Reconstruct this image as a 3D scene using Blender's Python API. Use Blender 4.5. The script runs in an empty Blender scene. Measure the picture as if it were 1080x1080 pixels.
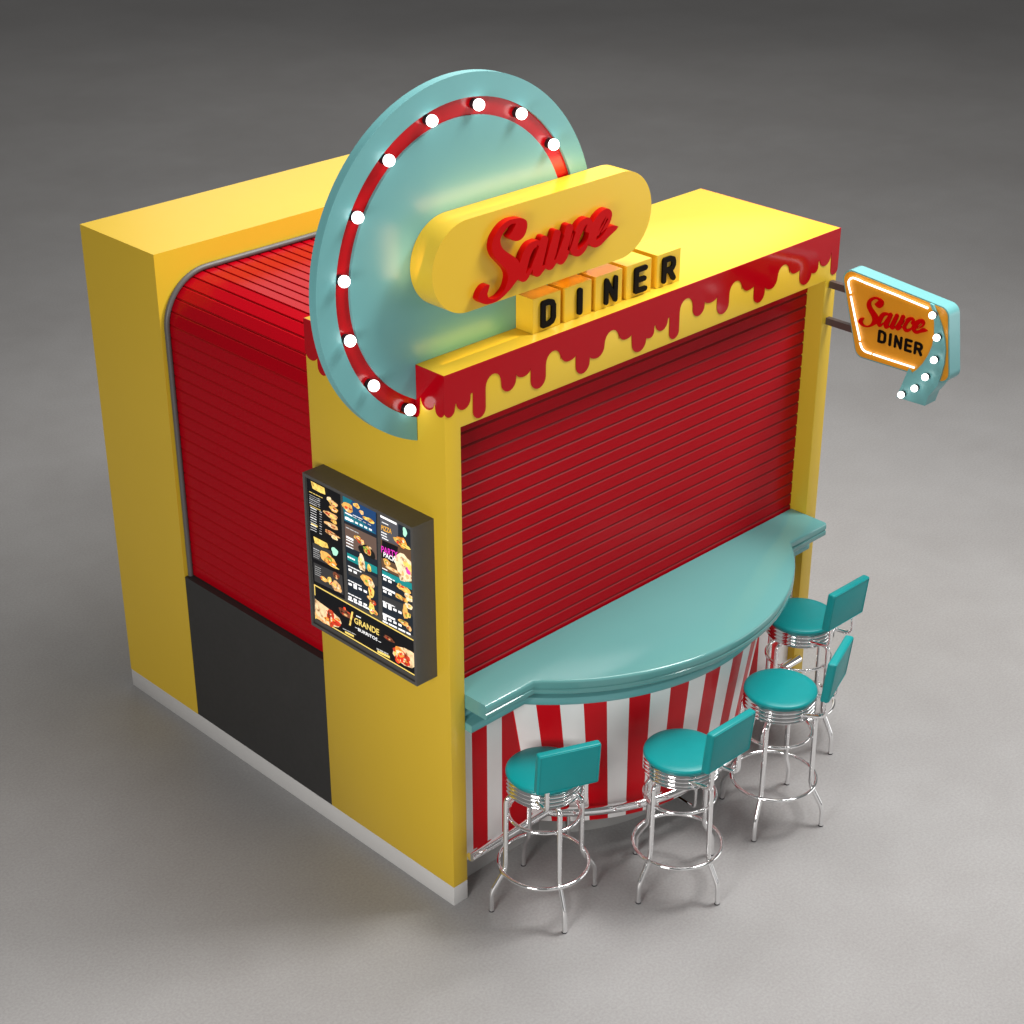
import bpy, bmesh, math, random
from math import pi, sin, cos, radians, hypot, atan2, asin, sqrt
from mathutils import Vector, Matrix
random.seed(7)
sc = bpy.context.scene
COL = sc.collection

# ------------------------------------------------------------------ traced outlines (real-world metres)
SAUCE = [[[1.073,3.616],[1.055,3.615],[1.029,3.607],[1.003,3.591],[0.979,3.568],[0.971,3.582],[0.965,3.59],[0.954,3.598],[0.943,3.602],[0.93,3.603],[0.913,3.601],[0.886,3.59],[0.87,3.576],[0.853,3.557],[0.86,3.553],[0.861,3.549],[0.824,3.467],[0.833,3.451],[0.848,3.436],[0.856,3.43],[0.867,3.426],[0.884,3.422],[0.901,3.424],[0.922,3.434],[0.937,3.447],[0.954,3.469],[0.965,3.456],[0.981,3.445],[0.994,3.439],[1.012,3.437],[1.027,3.439],[1.043,3.443],[1.082,3.465],[1.144,3.492],[1.161,3.505],[1.159,3.507],[1.148,3.513],[1.134,3.518],[1.116,3.521],[1.098,3.521],[1.083,3.517],[1.075,3.512],[1.054,3.492],[1.037,3.482],[1.017,3.475],[1.003,3.474],[1.01,3.492],[1.029,3.498],[1.027,3.5],[1.027,3.502],[1.077,3.565],[1.079,3.566],[1.083,3.565],[1.086,3.562],[1.086,3.559],[1.036,3.503],[1.039,3.501],[1.066,3.515],[1.085,3.526],[1.097,3.537],[1.106,3.551],[1.113,3.572],[1.113,3.583],[1.11,3.591],[1.105,3.599],[1.097,3.607],[1.086,3.613]],[[1.072,3.578],[1.073,3.576],[1.069,3.569],[1.057,3.55],[1.041,3.532],[1.024,3.517],[1.023,3.516],[1.021,3.517],[1.038,3.545],[1.056,3.564]],[[0.479,3.706],[0.45,3.709],[0.428,3.71],[0.41,3.707],[0.392,3.702],[0.376,3.695],[0.356,3.682],[0.338,3.665],[0.326,3.652],[0.319,3.638],[0.312,3.613],[0.312,3.597],[0.315,3.584],[0.323,3.565],[0.333,3.549],[0.347,3.534],[0.391,3.488],[0.401,3.476],[0.412,3.453],[0.414,3.439],[0.413,3.43],[0.405,3.405],[0.398,3.393],[0.388,3.381],[0.375,3.371],[0.361,3.362],[0.346,3.357],[0.328,3.355],[0.316,3.357],[0.3,3.362],[0.291,3.368],[0.286,3.377],[0.283,3.387],[0.283,3.393],[0.297,3.425],[0.297,3.43],[0.293,3.433],[0.289,3.434],[0.275,3.435],[0.265,3.433],[0.255,3.429],[0.244,3.421],[0.235,3.411],[0.228,3.4],[0.222,3.381],[0.225,3.374],[0.235,3.363],[0.248,3.354],[0.266,3.345],[0.284,3.34],[0.314,3.337],[0.343,3.339],[0.365,3.344],[0.395,3.356],[0.426,3.373],[0.481,3.413],[0.491,3.401],[0.504,3.392],[0.516,3.388],[0.528,3.389],[0.538,3.393],[0.549,3.403],[0.576,3.437],[0.575,3.418],[0.58,3.408],[0.587,3.4],[0.593,3.395],[0.599,3.392],[0.608,3.39],[0.616,3.39],[0.626,3.393],[0.66,3.419],[0.662,3.419],[0.669,3.412],[0.677,3.406],[0.692,3.402],[0.708,3.405],[0.719,3.413],[0.736,3.429],[0.745,3.419],[0.758,3.412],[0.768,3.411],[0.781,3.413],[0.79,3.419],[0.806,3.434],[0.821,3.46],[0.82,3.463],[0.815,3.469],[0.81,3.47],[0.806,3.469],[0.805,3.47],[0.824,3.519],[0.843,3.572],[0.844,3.578],[0.841,3.585],[0.836,3.59],[0.831,3.595],[0.823,3.599],[0.814,3.6],[0.808,3.6],[0.802,3.598],[0.797,3.595],[0.781,3.557],[0.785,3.551],[0.785,3.548],[0.736,3.459],[0.726,3.444],[0.723,3.443],[0.719,3.444],[0.717,3.448],[0.73,3.475],[0.76,3.568],[0.756,3.578],[0.751,3.584],[0.744,3.588],[0.738,3.591],[0.729,3.592],[0.723,3.592],[0.717,3.589],[0.713,3.584],[0.666,3.468],[0.661,3.454],[0.657,3.436],[0.637,3.432],[0.654,3.482],[0.676,3.557],[0.675,3.564],[0.672,3.569],[0.662,3.578],[0.65,3.583],[0.637,3.582],[0.63,3.577],[0.623,3.561],[0.614,3.568],[0.602,3.572],[0.567,3.57],[0.557,3.568],[0.542,3.562],[0.528,3.551],[0.509,3.529],[0.489,3.487],[0.481,3.502],[0.469,3.515],[0.449,3.531],[0.401,3.566],[0.385,3.58],[0.375,3.594],[0.369,3.607],[0.366,3.623],[0.367,3.633],[0.372,3.642],[0.385,3.657],[0.402,3.671],[0.422,3.682],[0.436,3.687],[0.446,3.687],[0.458,3.685],[0.463,3.684],[0.464,3.68],[0.44,3.65],[0.426,3.638],[0.417,3.633],[0.418,3.63],[0.426,3.62],[0.438,3.611],[0.447,3.606],[0.462,3.6],[0.479,3.597],[0.497,3.599],[0.51,3.605],[0.52,3.613],[0.529,3.625],[0.537,3.645],[0.539,3.664],[0.536,3.676],[0.53,3.685],[0.513,3.696],[0.495,3.703]],[[0.939,3.57],[0.941,3.569],[0.94,3.566],[0.929,3.545],[0.929,3.541],[0.931,3.535],[0.937,3.529],[0.945,3.525],[0.954,3.523],[0.949,3.501],[0.938,3.488],[0.927,3.478],[0.909,3.467],[0.895,3.462],[0.882,3.459],[0.877,3.459],[0.876,3.461],[0.875,3.472],[0.878,3.485],[0.897,3.526],[0.901,3.528],[0.92,3.557],[0.928,3.564]],[[0.845,3.547],[0.831,3.525],[0.824,3.508],[0.821,3.493],[0.821,3.487],[0.823,3.485],[0.846,3.545]],[[0.608,3.546],[0.616,3.541],[0.616,3.538],[0.602,3.512],[0.563,3.445],[0.559,3.443],[0.555,3.445],[0.534,3.427],[0.53,3.425],[0.529,3.427],[0.534,3.441],[0.555,3.496],[0.563,3.511],[0.579,3.531],[0.586,3.535],[0.6,3.539],[0.604,3.546]]]
GLYPH = {"D":[[[-0.02,-0.123],[-0.06,-0.11],[-0.096,-0.08],[-0.118,-0.04],[-0.125,0.0],[-0.125,1.0],[-0.11,1.06],[-0.075,1.1],[-0.02,1.123],[0.32,1.125],[0.54,1.055],[0.58,1.04],[0.623,1.0],[0.723,0.8],[0.725,0.22],[0.71,0.16],[0.623,0.0],[0.6,-0.026],[0.56,-0.048],[0.34,-0.123]],[[0.125,0.14],[0.14,0.125],[0.3,0.125],[0.42,0.167],[0.436,0.18],[0.469,0.24],[0.475,0.74],[0.436,0.82],[0.3,0.875],[0.14,0.875],[0.125,0.86]]],"I":[[[-0.02,-0.123],[-0.08,-0.096],[-0.11,-0.06],[-0.123,-0.02],[-0.125,1.0],[-0.11,1.06],[-0.08,1.096],[-0.04,1.118],[0.02,1.123],[0.06,1.11],[0.096,1.08],[0.123,1.02],[0.125,0.0],[0.11,-0.06],[0.08,-0.096],[0.04,-0.118]]],"N":[[[-0.02,-0.123],[-0.06,-0.11],[-0.096,-0.08],[-0.118,-0.04],[-0.125,0.0],[-0.125,1.0],[-0.11,1.06],[-0.075,1.1],[-0.02,1.123],[0.04,1.118],[0.096,1.08],[0.46,0.476],[0.475,0.52],[0.48,1.034],[0.504,1.08],[0.54,1.11],[0.58,1.123],[0.62,1.123],[0.66,1.11],[0.696,1.08],[0.718,1.04],[0.725,1.0],[0.725,0.0],[0.71,-0.06],[0.675,-0.1],[0.62,-0.123],[0.56,-0.118],[0.504,-0.08],[0.14,0.524],[0.125,0.48],[0.12,-0.034],[0.096,-0.08],[0.06,-0.11],[0.02,-0.123]]],"E":[[[-0.02,-0.123],[-0.06,-0.11],[-0.096,-0.08],[-0.118,-0.04],[-0.125,0.0],[-0.125,1.0],[-0.11,1.06],[-0.075,1.1],[-0.02,1.123],[0.56,1.123],[0.6,1.11],[0.64,1.075],[0.66,1.034],[0.663,0.98],[0.65,0.94],[0.62,0.904],[0.56,0.877],[0.14,0.875],[0.125,0.86],[0.125,0.76],[0.125,0.64],[0.14,0.625],[0.52,0.618],[0.58,0.575],[0.598,0.54],[0.605,0.5],[0.598,0.46],[0.58,0.425],[0.52,0.382],[0.14,0.375],[0.125,0.36],[0.125,0.14],[0.14,0.125],[0.58,0.118],[0.62,0.096],[0.65,0.06],[0.663,0.02],[0.663,-0.02],[0.65,-0.06],[0.62,-0.096],[0.56,-0.123]]],"R":[[[-0.02,-0.123],[-0.06,-0.11],[-0.096,-0.08],[-0.118,-0.04],[-0.125,0.0],[-0.125,1.0],[-0.11,1.06],[-0.08,1.096],[-0.04,1.118],[0.0,1.125],[0.4,1.123],[0.62,1.033],[0.665,0.98],[0.723,0.82],[0.725,0.64],[0.7,0.572],[0.626,0.44],[0.539,0.38],[0.738,0.04],[0.745,0.0],[0.738,-0.04],[0.7,-0.096],[0.66,-0.118],[0.62,-0.125],[0.58,-0.118],[0.54,-0.096],[0.51,-0.06],[0.268,0.34],[0.14,0.345],[0.13,0.34],[0.125,0.32],[0.118,-0.04],[0.096,-0.08],[0.06,-0.11],[0.02,-0.123]],[[0.13,0.6],[0.36,0.595],[0.44,0.623],[0.474,0.68],[0.475,0.7],[0.474,0.78],[0.458,0.82],[0.44,0.84],[0.36,0.873],[0.14,0.875],[0.125,0.86]]]}
TA = [[-0.4765,0.00475],[-0.01303,0.51465],[-0.09882,0.87103]]
ARROW = [[-0.697,2.84],[-0.72,2.802],[-0.735,2.747],[-0.745,2.672],[-0.74,2.61],[-0.723,2.553],[-0.693,2.491],[-0.66,2.444],[-0.629,2.415],[-0.609,2.435],[-0.551,2.247],[-0.737,2.253],[-0.754,2.32],[-0.777,2.351],[-0.801,2.392],[-0.816,2.458],[-0.826,2.531],[-0.824,2.6],[-0.811,2.665],[-0.787,2.727],[-0.753,2.786],[-0.718,2.836]]
NEON = [[[-0.687,2.81],[-0.481,2.83],[-0.267,2.846]],[[-0.257,2.848],[-0.221,2.852],[-0.192,2.853],[-0.173,2.843],[-0.164,2.825],[-0.168,2.801],[-0.186,2.76]],[[-0.188,2.745],[-0.231,2.625],[-0.276,2.506]],[[-0.277,2.493],[-0.295,2.461],[-0.318,2.45],[-0.358,2.45]],[[-0.371,2.45],[-0.512,2.45],[-0.643,2.451]]]
SBULB = [[-0.737,2.791],[-0.779,2.675],[-0.778,2.545],[-0.736,2.432],[-0.677,2.347],[-0.597,2.284]]
QUADS = [["screen","black",[[0.907,2.276],[0.643,2.276],[0.648,1.675],[0.902,1.662]]],["screen","dark",[[0.625,2.282],[0.364,2.288],[0.384,1.687],[0.618,1.681]]],["screen","dark",[[0.343,2.287],[0.107,2.289],[0.111,1.688],[0.351,1.676]]],["banner","black",[[0.895,1.662],[0.107,1.664],[0.109,1.453],[0.899,1.454]]],["patch","navy",[[0.622,2.28],[0.371,2.285],[0.375,2.154],[0.618,2.141]]],["patch","tealdark",[[0.622,2.28],[0.546,2.281],[0.61,2.181],[0.623,2.201]]],["patch","tealdark",[[0.62,2.196],[0.489,2.19],[0.375,2.158],[0.618,2.144]]],["patch","wood",[[0.617,2.127],[0.374,2.136],[0.376,2.013],[0.616,2.0]]],["patch","tealband",[[0.608,1.965],[0.377,1.973],[0.377,1.932],[0.607,1.924]]],["patch","grey",[[0.34,2.284],[0.207,2.287],[0.213,2.15],[0.343,2.142]]],["patch","brown",[[0.343,2.142],[0.109,2.167],[0.111,1.985],[0.343,1.977]]],["patch","black",[[0.331,2.143],[0.213,2.15],[0.234,2.045],[0.34,2.04]]],["patch","tealband",[[0.34,1.972],[0.108,1.986],[0.109,1.949],[0.339,1.939]]],["patch","greyd",[[0.888,1.913],[0.737,1.921],[0.735,1.832],[0.89,1.822]]],["patch","greyd",[[0.889,1.797],[0.658,1.812],[0.654,1.699],[0.889,1.686]]],["patch","greyd",[[0.604,1.898],[0.378,1.913],[0.377,1.863],[0.604,1.841]]],["patch","greyd",[[0.343,1.828],[0.11,1.85],[0.112,1.8],[0.343,1.765]]]]
BLOBS = [["cream",[0.727,2.22],0.02,0.015],["tan",[0.699,2.207],0.036,0.017],["bun",[0.696,2.176],0.034,0.015],["tan",[0.722,2.133],0.055,0.017],["salsa",[0.73,2.134],0.011,0.006],["tan",[0.721,2.075],0.056,0.014],["bun",[0.698,2.105],0.024,0.011],["tan",[0.721,2.028],0.058,0.013],["cream",[0.701,2.013],0.026,0.011],["mint",[0.705,1.933],0.026,0.023],["bun",[0.768,1.871],0.06,0.03],["orange",[0.742,1.855],0.045,0.019],["yellow",[0.721,1.841],0.04,0.008],["bun",[0.805,1.732],0.03,0.014],["yellow",[0.759,1.743],0.018,0.022],["salsa",[0.725,1.731],0.03,0.015],["tan",[0.704,1.73],0.04,0.03],["brown",[0.703,1.794],0.026,0.02],["bun",[0.584,2.228],0.042,0.026],["yellow",[0.514,2.263],0.026,0.013],["tan",[0.477,2.24],0.017,0.012],["yellow",[0.424,2.218],0.046,0.012],["yellow",[0.515,2.082],0.03,0.013],["salsa",[0.496,2.075],0.03,0.016],["tan",[0.479,2.069],0.013,0.018],["blackb",[0.448,2.034],0.066,0.032],["bun",[0.444,2.04],0.028,0.025],["green",[0.454,2.046],0.024,0.009],["salsa",[0.431,2.036],0.01,0.014],["cream",[0.421,2.063],0.009,0.007],["cream",[0.493,1.952],0.026,0.048],["yellow",[0.436,1.944],0.015,0.021],["bun",[0.458,1.866],0.046,0.03],["cream",[0.421,1.858],0.023,0.017],["yellow",[0.427,1.812],0.022,0.034],["bun",[0.446,1.772],0.015,0.011],["salsa",[0.417,1.756],0.026,0.013],["yellow",[0.429,1.716],0.023,0.034],["bun",[0.408,1.704],0.026,0.013],["mint",[0.157,2.253],0.015,0.026],["orange",[0.185,2.187],0.042,0.028],["bun",[0.211,2.187],0.036,0.012],["yellow",[0.164,2.175],0.05,0.009],["bun",[0.299,2.031],0.025,0.02],["cream",[0.169,2.053],0.07,0.076],["pink",[0.137,2.053],0.022,0.025],["cream",[0.159,2.099],0.04,0.014],["tan",[0.252,2.007],0.06,0.01],["yellow",[0.206,1.936],0.017,0.017],["bun",[0.174,1.932],0.052,0.017],["cream",[0.14,1.899],0.034,0.021],["bun",[0.209,1.873],0.038,0.014],["yellow",[0.177,1.872],0.03,0.011],["bun",[0.171,1.806],0.02,0.042],["cream",[0.142,1.849],0.028,0.015],["yellow",[0.147,1.797],0.017,0.014],["bun",[0.186,1.737],0.04,0.014],["tan",[0.147,1.722],0.02,0.015],["salsa",[0.767,1.518],0.03,0.054],["tomato",[0.733,1.506],0.046,0.019],["tomato",[0.775,1.537],0.034,0.013],["orange",[0.796,1.495],0.03,0.011],["orange",[0.711,1.531],0.022,0.007],["brown",[0.638,1.599],0.06,0.022],["tomato",[0.648,1.623],0.011,0.009],["salsa",[0.216,1.533],0.062,0.039],["tomato",[0.192,1.514],0.046,0.022],["orange",[0.227,1.548],0.034,0.03],["tomato",[0.239,1.504],0.024,0.026],["cream",[0.204,1.552],0.014,0.01],["brown",[0.305,1.593],0.04,0.013]]
DASH = [["greyl",[0.883,2.192],[0.809,2.193],0.0026],["greyl",[0.816,2.195],[0.798,2.195],0.0025],["greyl",[0.884,2.18],[0.813,2.182],0.0026],["greyl",[0.817,2.184],[0.799,2.184],0.005],["greyl",[0.885,2.169],[0.818,2.17],0.0052],["greyl",[0.818,2.172],[0.8,2.172],0.0025],["greyl",[0.886,2.157],[0.822,2.158],0.0026],["greyl",[0.819,2.161],[0.801,2.161],0.005],["greyl",[0.887,2.146],[0.827,2.147],0.0052],["greyl",[0.82,2.149],[0.802,2.149],0.0025],["white",[0.88,2.121],[0.831,2.122],0.0052],["greyl",[0.808,2.124],[0.79,2.124],0.005],["white",[0.881,2.106],[0.832,2.108],0.0026],["greyl",[0.809,2.11],[0.791,2.11],0.005],["white",[0.882,2.092],[0.833,2.093],0.0026],["greyl",[0.81,2.095],[0.792,2.096],0.0025],["white",[0.883,2.078],[0.834,2.079],0.0026],["greyl",[0.811,2.081],[0.793,2.082],0.0025],["white",[0.885,2.064],[0.835,2.065],0.0052],["greyl",[0.812,2.067],[0.794,2.068],0.0025],["white",[0.886,2.049],[0.836,2.051],0.0026],["greyl",[0.813,2.053],[0.796,2.053],0.0025],["white",[0.887,2.035],[0.837,2.037],0.0026],["greyl",[0.814,2.039],[0.797,2.039],0.005],["white",[0.888,2.021],[0.839,2.022],0.0052],["greyl",[0.815,2.024],[0.798,2.025],0.0025],["white",[0.889,2.006],[0.84,2.008],0.0026],["greyl",[0.817,2.01],[0.799,2.011],0.0025],["white",[0.891,1.992],[0.841,1.994],0.0026],["greyl",[0.818,1.996],[0.8,1.996],0.005],["gold",[0.883,2.209],[0.775,2.211],0.004],["gold",[0.884,2.131],[0.796,2.133],0.004],["gold",[0.882,2.027],[0.829,2.028],0.008],["greyl",[0.876,1.887],[0.826,1.889],0.006],["greyl",[0.877,1.875],[0.831,1.877],0.003],["greyl",[0.878,1.863],[0.823,1.865],0.003],["greyl",[0.879,1.851],[0.827,1.853],0.003],["greyl",[0.88,1.839],[0.832,1.841],0.003],["greyl",[0.872,1.784],[0.82,1.787],0.003],["greyl",[0.873,1.772],[0.826,1.774],0.003],["greyl",[0.874,1.76],[0.822,1.763],0.003],["greyl",[0.875,1.748],[0.828,1.75],0.003],["greyl",[0.876,1.736],[0.824,1.739],0.003],["white",[0.541,2.204],[0.468,2.206],0.004],["white",[0.603,2.194],[0.545,2.195],0.008],["white",[0.605,2.165],[0.554,2.166],0.014],["white",[0.598,2.166],[0.576,2.167],0.01],["white",[0.562,2.167],[0.54,2.167],0.01],["white",[0.527,2.168],[0.505,2.168],0.01],["white",[0.492,2.169],[0.47,2.169],0.01],["white",[0.457,2.17],[0.435,2.17],0.01],["white",[0.422,2.171],[0.4,2.171],0.01],["greyl",[0.539,2.193],[0.515,2.194],0.005],["greyl",[0.502,2.194],[0.478,2.194],0.005],["greyl",[0.465,2.195],[0.442,2.195],0.005],["greyl",[0.429,2.196],[0.405,2.196],0.005],["greyl",[0.601,2.113],[0.503,2.115],0.006],["white",[0.602,2.059],[0.547,2.06],0.012],["white",[0.603,2.043],[0.548,2.045],0.006],["white",[0.604,2.025],[0.549,2.027],0.006],["white",[0.605,2.007],[0.55,2.009],0.006],["white",[0.599,1.947],[0.541,1.949],0.009],["white",[0.599,1.894],[0.493,1.899],0.006],["white",[0.597,1.875],[0.571,1.876],0.013],["white",[0.557,1.877],[0.532,1.878],0.013],["white",[0.605,1.81],[0.498,1.815],0.006],["white",[0.602,1.79],[0.576,1.792],0.013],["white",[0.563,1.793],[0.537,1.794],0.026],["white",[0.523,1.795],[0.498,1.796],0.013],["white",[0.484,1.797],[0.458,1.798],0.013],["white",[0.61,1.731],[0.503,1.737],0.006],["white",[0.608,1.711],[0.582,1.713],0.013],["white",[0.568,1.714],[0.542,1.715],0.013],["white",[0.528,1.716],[0.502,1.718],0.013],["white",[0.489,1.719],[0.463,1.72],0.013],["white",[0.612,1.697],[0.406,1.708],0.01],["white",[0.331,2.276],[0.212,2.277],0.012],["white",[0.321,2.247],[0.272,2.248],0.005],["white",[0.329,2.19],[0.287,2.191],0.006],["white",[0.33,2.175],[0.287,2.176],0.006],["white",[0.325,2.161],[0.277,2.162],0.006],["white",[0.333,1.95],[0.274,1.952],0.008],["white",[0.331,1.988],[0.292,1.989],0.006],["white",[0.33,1.949],[0.238,1.952],0.006],["white",[0.327,1.931],[0.303,1.932],0.013],["white",[0.29,1.933],[0.265,1.934],0.013],["white",[0.334,1.878],[0.241,1.882],0.012],["white",[0.331,1.86],[0.306,1.861],0.013],["white",[0.293,1.862],[0.268,1.863],0.013],["white",[0.338,1.798],[0.245,1.803],0.006],["white",[0.335,1.781],[0.31,1.782],0.026],["white",[0.297,1.783],[0.272,1.784],0.026],["white",[0.259,1.785],[0.234,1.786],0.013],["white",[0.221,1.787],[0.197,1.788],0.013],["white",[0.342,1.724],[0.248,1.729],0.012],["white",[0.339,1.706],[0.314,1.707],0.026],["white",[0.301,1.708],[0.276,1.709],0.013],["white",[0.262,1.71],[0.238,1.712],0.013],["white",[0.224,1.713],[0.2,1.714],0.013],["white",[0.344,1.681],[0.129,1.693],0.01],["greyl",[0.668,1.497],[0.562,1.505],0.005],["gold",[0.651,1.484],[0.58,1.488],0.012],["greyl",[0.401,1.494],[0.309,1.5],0.008],["gold",[0.395,1.481],[0.3,1.487],0.014],["white",[0.553,1.622],[0.515,1.625],0.006],["white",[0.566,1.549],[0.545,1.55],0.003],["white",[0.385,1.545],[0.364,1.546],0.003]]
GOLD = [[[0.895,1.662],[0.107,1.664]],[[0.898,1.465],[0.109,1.462]],[[0.891,1.661],[0.892,1.6]],[[0.895,1.499],[0.897,1.455]]]
TAGS = [[[0.865,2.275],[0.758,2.274],[0.752,2.239],[0.792,2.235],[0.854,2.237]],[[0.87,1.958],[0.761,1.96],[0.749,1.935],[0.799,1.922],[0.861,1.923]],[[0.588,1.633],[0.575,1.634],[0.601,1.542],[0.615,1.541]]]
TXT = {"GRANDE":[[0.57,1.572],[0.376,1.582],[0.568,1.608]],"BURRITOS":[[0.542,1.538],[0.391,1.542],[0.541,1.557]],"PARTY":[[0.333,2.077],[0.212,2.088],[0.331,2.114]],"PACK":[[0.318,2.058],[0.228,2.059],[0.316,2.086]],"PIZZA":[[0.327,2.203],[0.25,2.208],[0.325,2.23]]}
POLYS = [["tortilla",[[0.892,1.58],[0.853,1.574],[0.773,1.564],[0.694,1.545],[0.68,1.521],[0.707,1.485],[0.771,1.466],[0.834,1.465],[0.884,1.477],[0.898,1.511]]],["tan",[[0.899,1.502],[0.869,1.48],[0.798,1.468],[0.771,1.466],[0.835,1.458],[0.889,1.466],[0.9,1.48]]],["tortilla",[[0.239,1.576],[0.189,1.59],[0.14,1.593],[0.112,1.589],[0.112,1.516],[0.135,1.496],[0.193,1.486],[0.256,1.496],[0.28,1.518],[0.27,1.552]]]]

# ------------------------------------------------------------------ materials
def new_mat(name):
    m = bpy.data.materials.new(name); m.use_nodes = True
    nt = m.node_tree; b = nt.nodes['Principled BSDF']
    return m, nt, b

def setc(b, key, v): b.inputs[key].default_value = v

def paint(name, col, rough=0.35, var=0.05, scale=3.0, spec=0.5, metal=0.0, coat=0.0, rvar=0.08, bump=0.0, bscale=60.0):
    """painted surface: slight colour, gloss and relief unevenness, all procedural"""
    m, nt, b = new_mat(name); N = nt.nodes; L = nt.links
    tc = N.new('ShaderNodeTexCoord')
    n = N.new('ShaderNodeTexNoise'); n.inputs['Scale'].default_value = scale; n.inputs['Detail'].default_value = 6
    L.new(tc.outputs['Object'], n.inputs['Vector'])
    mx = N.new('ShaderNodeMix'); mx.data_type = 'RGBA'
    c0 = [max(0, c * (1 - var)) for c in col]; c1 = [min(1, c * (1 + var)) for c in col]
    mx.inputs['A'].default_value = (*c0, 1); mx.inputs['B'].default_value = (*c1, 1)
    L.new(n.outputs['Fac'], mx.inputs['Factor']); L.new(mx.outputs['Result'], b.inputs['Base Color'])
    mr = N.new('ShaderNodeMapRange'); mr.inputs['To Min'].default_value = max(.02, rough - rvar); mr.inputs['To Max'].default_value = rough + rvar
    n2 = N.new('ShaderNodeTexNoise'); n2.inputs['Scale'].default_value = scale * 4.3; n2.inputs['Detail'].default_value = 5
    L.new(tc.outputs['Object'], n2.inputs['Vector']); L.new(n2.outputs['Fac'], mr.inputs['Value']); L.new(mr.outputs['Result'], b.inputs['Roughness'])
    setc(b, 'Specular IOR Level', spec); setc(b, 'Metallic', metal); setc(b, 'Coat Weight', coat); setc(b, 'Coat Roughness', .12)
    if bump:
        n3 = N.new('ShaderNodeTexNoise'); n3.inputs['Scale'].default_value = bscale; n3.inputs['Detail'].default_value = 3
        bp = N.new('ShaderNodeBump'); bp.inputs['Strength'].default_value = bump; bp.inputs['Distance'].default_value = .004
        L.new(tc.outputs['Object'], n3.inputs['Vector']); L.new(n3.outputs['Fac'], bp.inputs['Height']); L.new(bp.outputs['Normal'], b.inputs['Normal'])
    return m

def glow(name, col, strength):
    m, nt, b = new_mat(name)
    setc(b, 'Base Color', (.9, .9, .9, 1)); setc(b, 'Emission Color', (*col, 1)); setc(b, 'Emission Strength', strength); setc(b, 'Roughness', .3)
    return m

def display(name, col, em=0.8, var=0.0, scale=42):
    """printed film in a backlit menu display"""
    m, nt, b = new_mat(name); N = nt.nodes; L = nt.links
    setc(b, 'Roughness', .5); setc(b, 'Specular IOR Level', .1); setc(b, 'Emission Strength', em)
    if var:
        tc = N.new('ShaderNodeTexCoord'); n = N.new('ShaderNodeTexNoise'); n.inputs['Scale'].default_value = scale; n.inputs['Detail'].default_value = 6
        L.new(tc.outputs['Object'], n.inputs['Vector'])
        r = N.new('ShaderNodeValToRGB'); e = r.color_ramp.elements
        e[0].position = .30; e[1].position = .72
        e[0].color = (col[0] * .35, col[1] * .22, col[2] * .15, 1); e[1].color = (min(1, col[0] * 1.25), min(1, col[1] * 1.25), min(1, col[2] * 1.3), 1)
        k = r.color_ramp.elements.new(.47); k.color = (*col, 1)
        L.new(n.outputs['Fac'], r.inputs['Fac']); L.new(r.outputs['Color'], b.inputs['Base Color']); L.new(r.outputs['Color'], b.inputs['Emission Color'])
    else:
        setc(b, 'Base Color', (*col, 1)); setc(b, 'Emission Color', (*col, 1))
    return m

YEL = (0.73, 0.485, 0.034); RED = (0.39, 0.0008, 0.006); AQUA = (0.138, 0.375, 0.385)
M = {}
M['yellow'] = paint('yellow_paint', YEL, .30, .03, 2.2, spec=.38, metal=.08, rvar=.02, bump=.015)
M['yellow_sign'] = paint('yellow_sign_paint', (.76, .485, .030), .26, .02, 2, spec=.45, rvar=.01)
M['drip'] = paint('red_gloss_paint', RED, .12, .03, 3, spec=.24, rvar=.02)
M['slat'] = paint('red_shutter_enamel', (.40, .0008, .007), .22, .02, 2, spec=.09, rvar=.02)
M['slat_dark'] = paint('slat_joint_red', (.42, .003, .007), .4, .08, 9, spec=.2)
M['joint'] = paint('slat_joint_enamel', (.24, .015, .018), .5, .08, 9, spec=.2)
M['aqua'] = paint('aqua_enamel', AQUA, .33, .04, 3, spec=.5)
M['aqua_top'] = paint('aqua_countertop_laminate', (.12, .325, .32), .11, .04, 2.5, spec=.5, rvar=.04)
M['letter_red'] = paint('red_letter_acrylic', (.50, .001, .002), .35, .03, 8, spec=.1)
M['ring_red'] = paint('red_channel_paint', (.50, .002, .006), .2, .03, 6, spec=.4)
M['black'] = paint('black_letter_acrylic', (.005, .004, .004), .5, .1, 10, spec=.06)
M['charcoal'] = paint('charcoal_laminate', (.034, .033, .032), .5, .12, 6, spec=.35, bump=.05)
M['plinth'] = paint('grey_plinth_paint', (.60, .59, .58), .5, .05, 5)
M['kick'] = paint('grey_kick_paint', (.36, .355, .35), .45, .05, 5)
M['trim'] = paint('grey_metal_trim', (.10, .095, .095), .45, .05, 9, metal=.0)
M['casing'] = paint('dark_grey_casing', (.085, .08, .075), .5, .08, 12, bump=.06)
M['bracket'] = paint('brown_steel', (.075, .05, .045), .5, .08, 12)
M['vinyl'] = paint('teal_vinyl', (.002, .275, .285), .38, .05, 14, spec=.35, bump=.06, bscale=260)
M['orange'] = paint('orange_sign_face', (.70, .29, .012), .4, .03, 7)
M['socket'] = paint('dark_bulb_socket', (.01, .01, .014), .4, .1, 20)
M['wood_edge'] = paint('dark_shadow_gap', (.02, .012, .01), .6, .1, 9)
M['bulb'] = glow('lit_bulb', (1, .98, .95), 4)
M['neon'] = glow('lit_neon', (1, .98, .96), 2.0)
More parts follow.
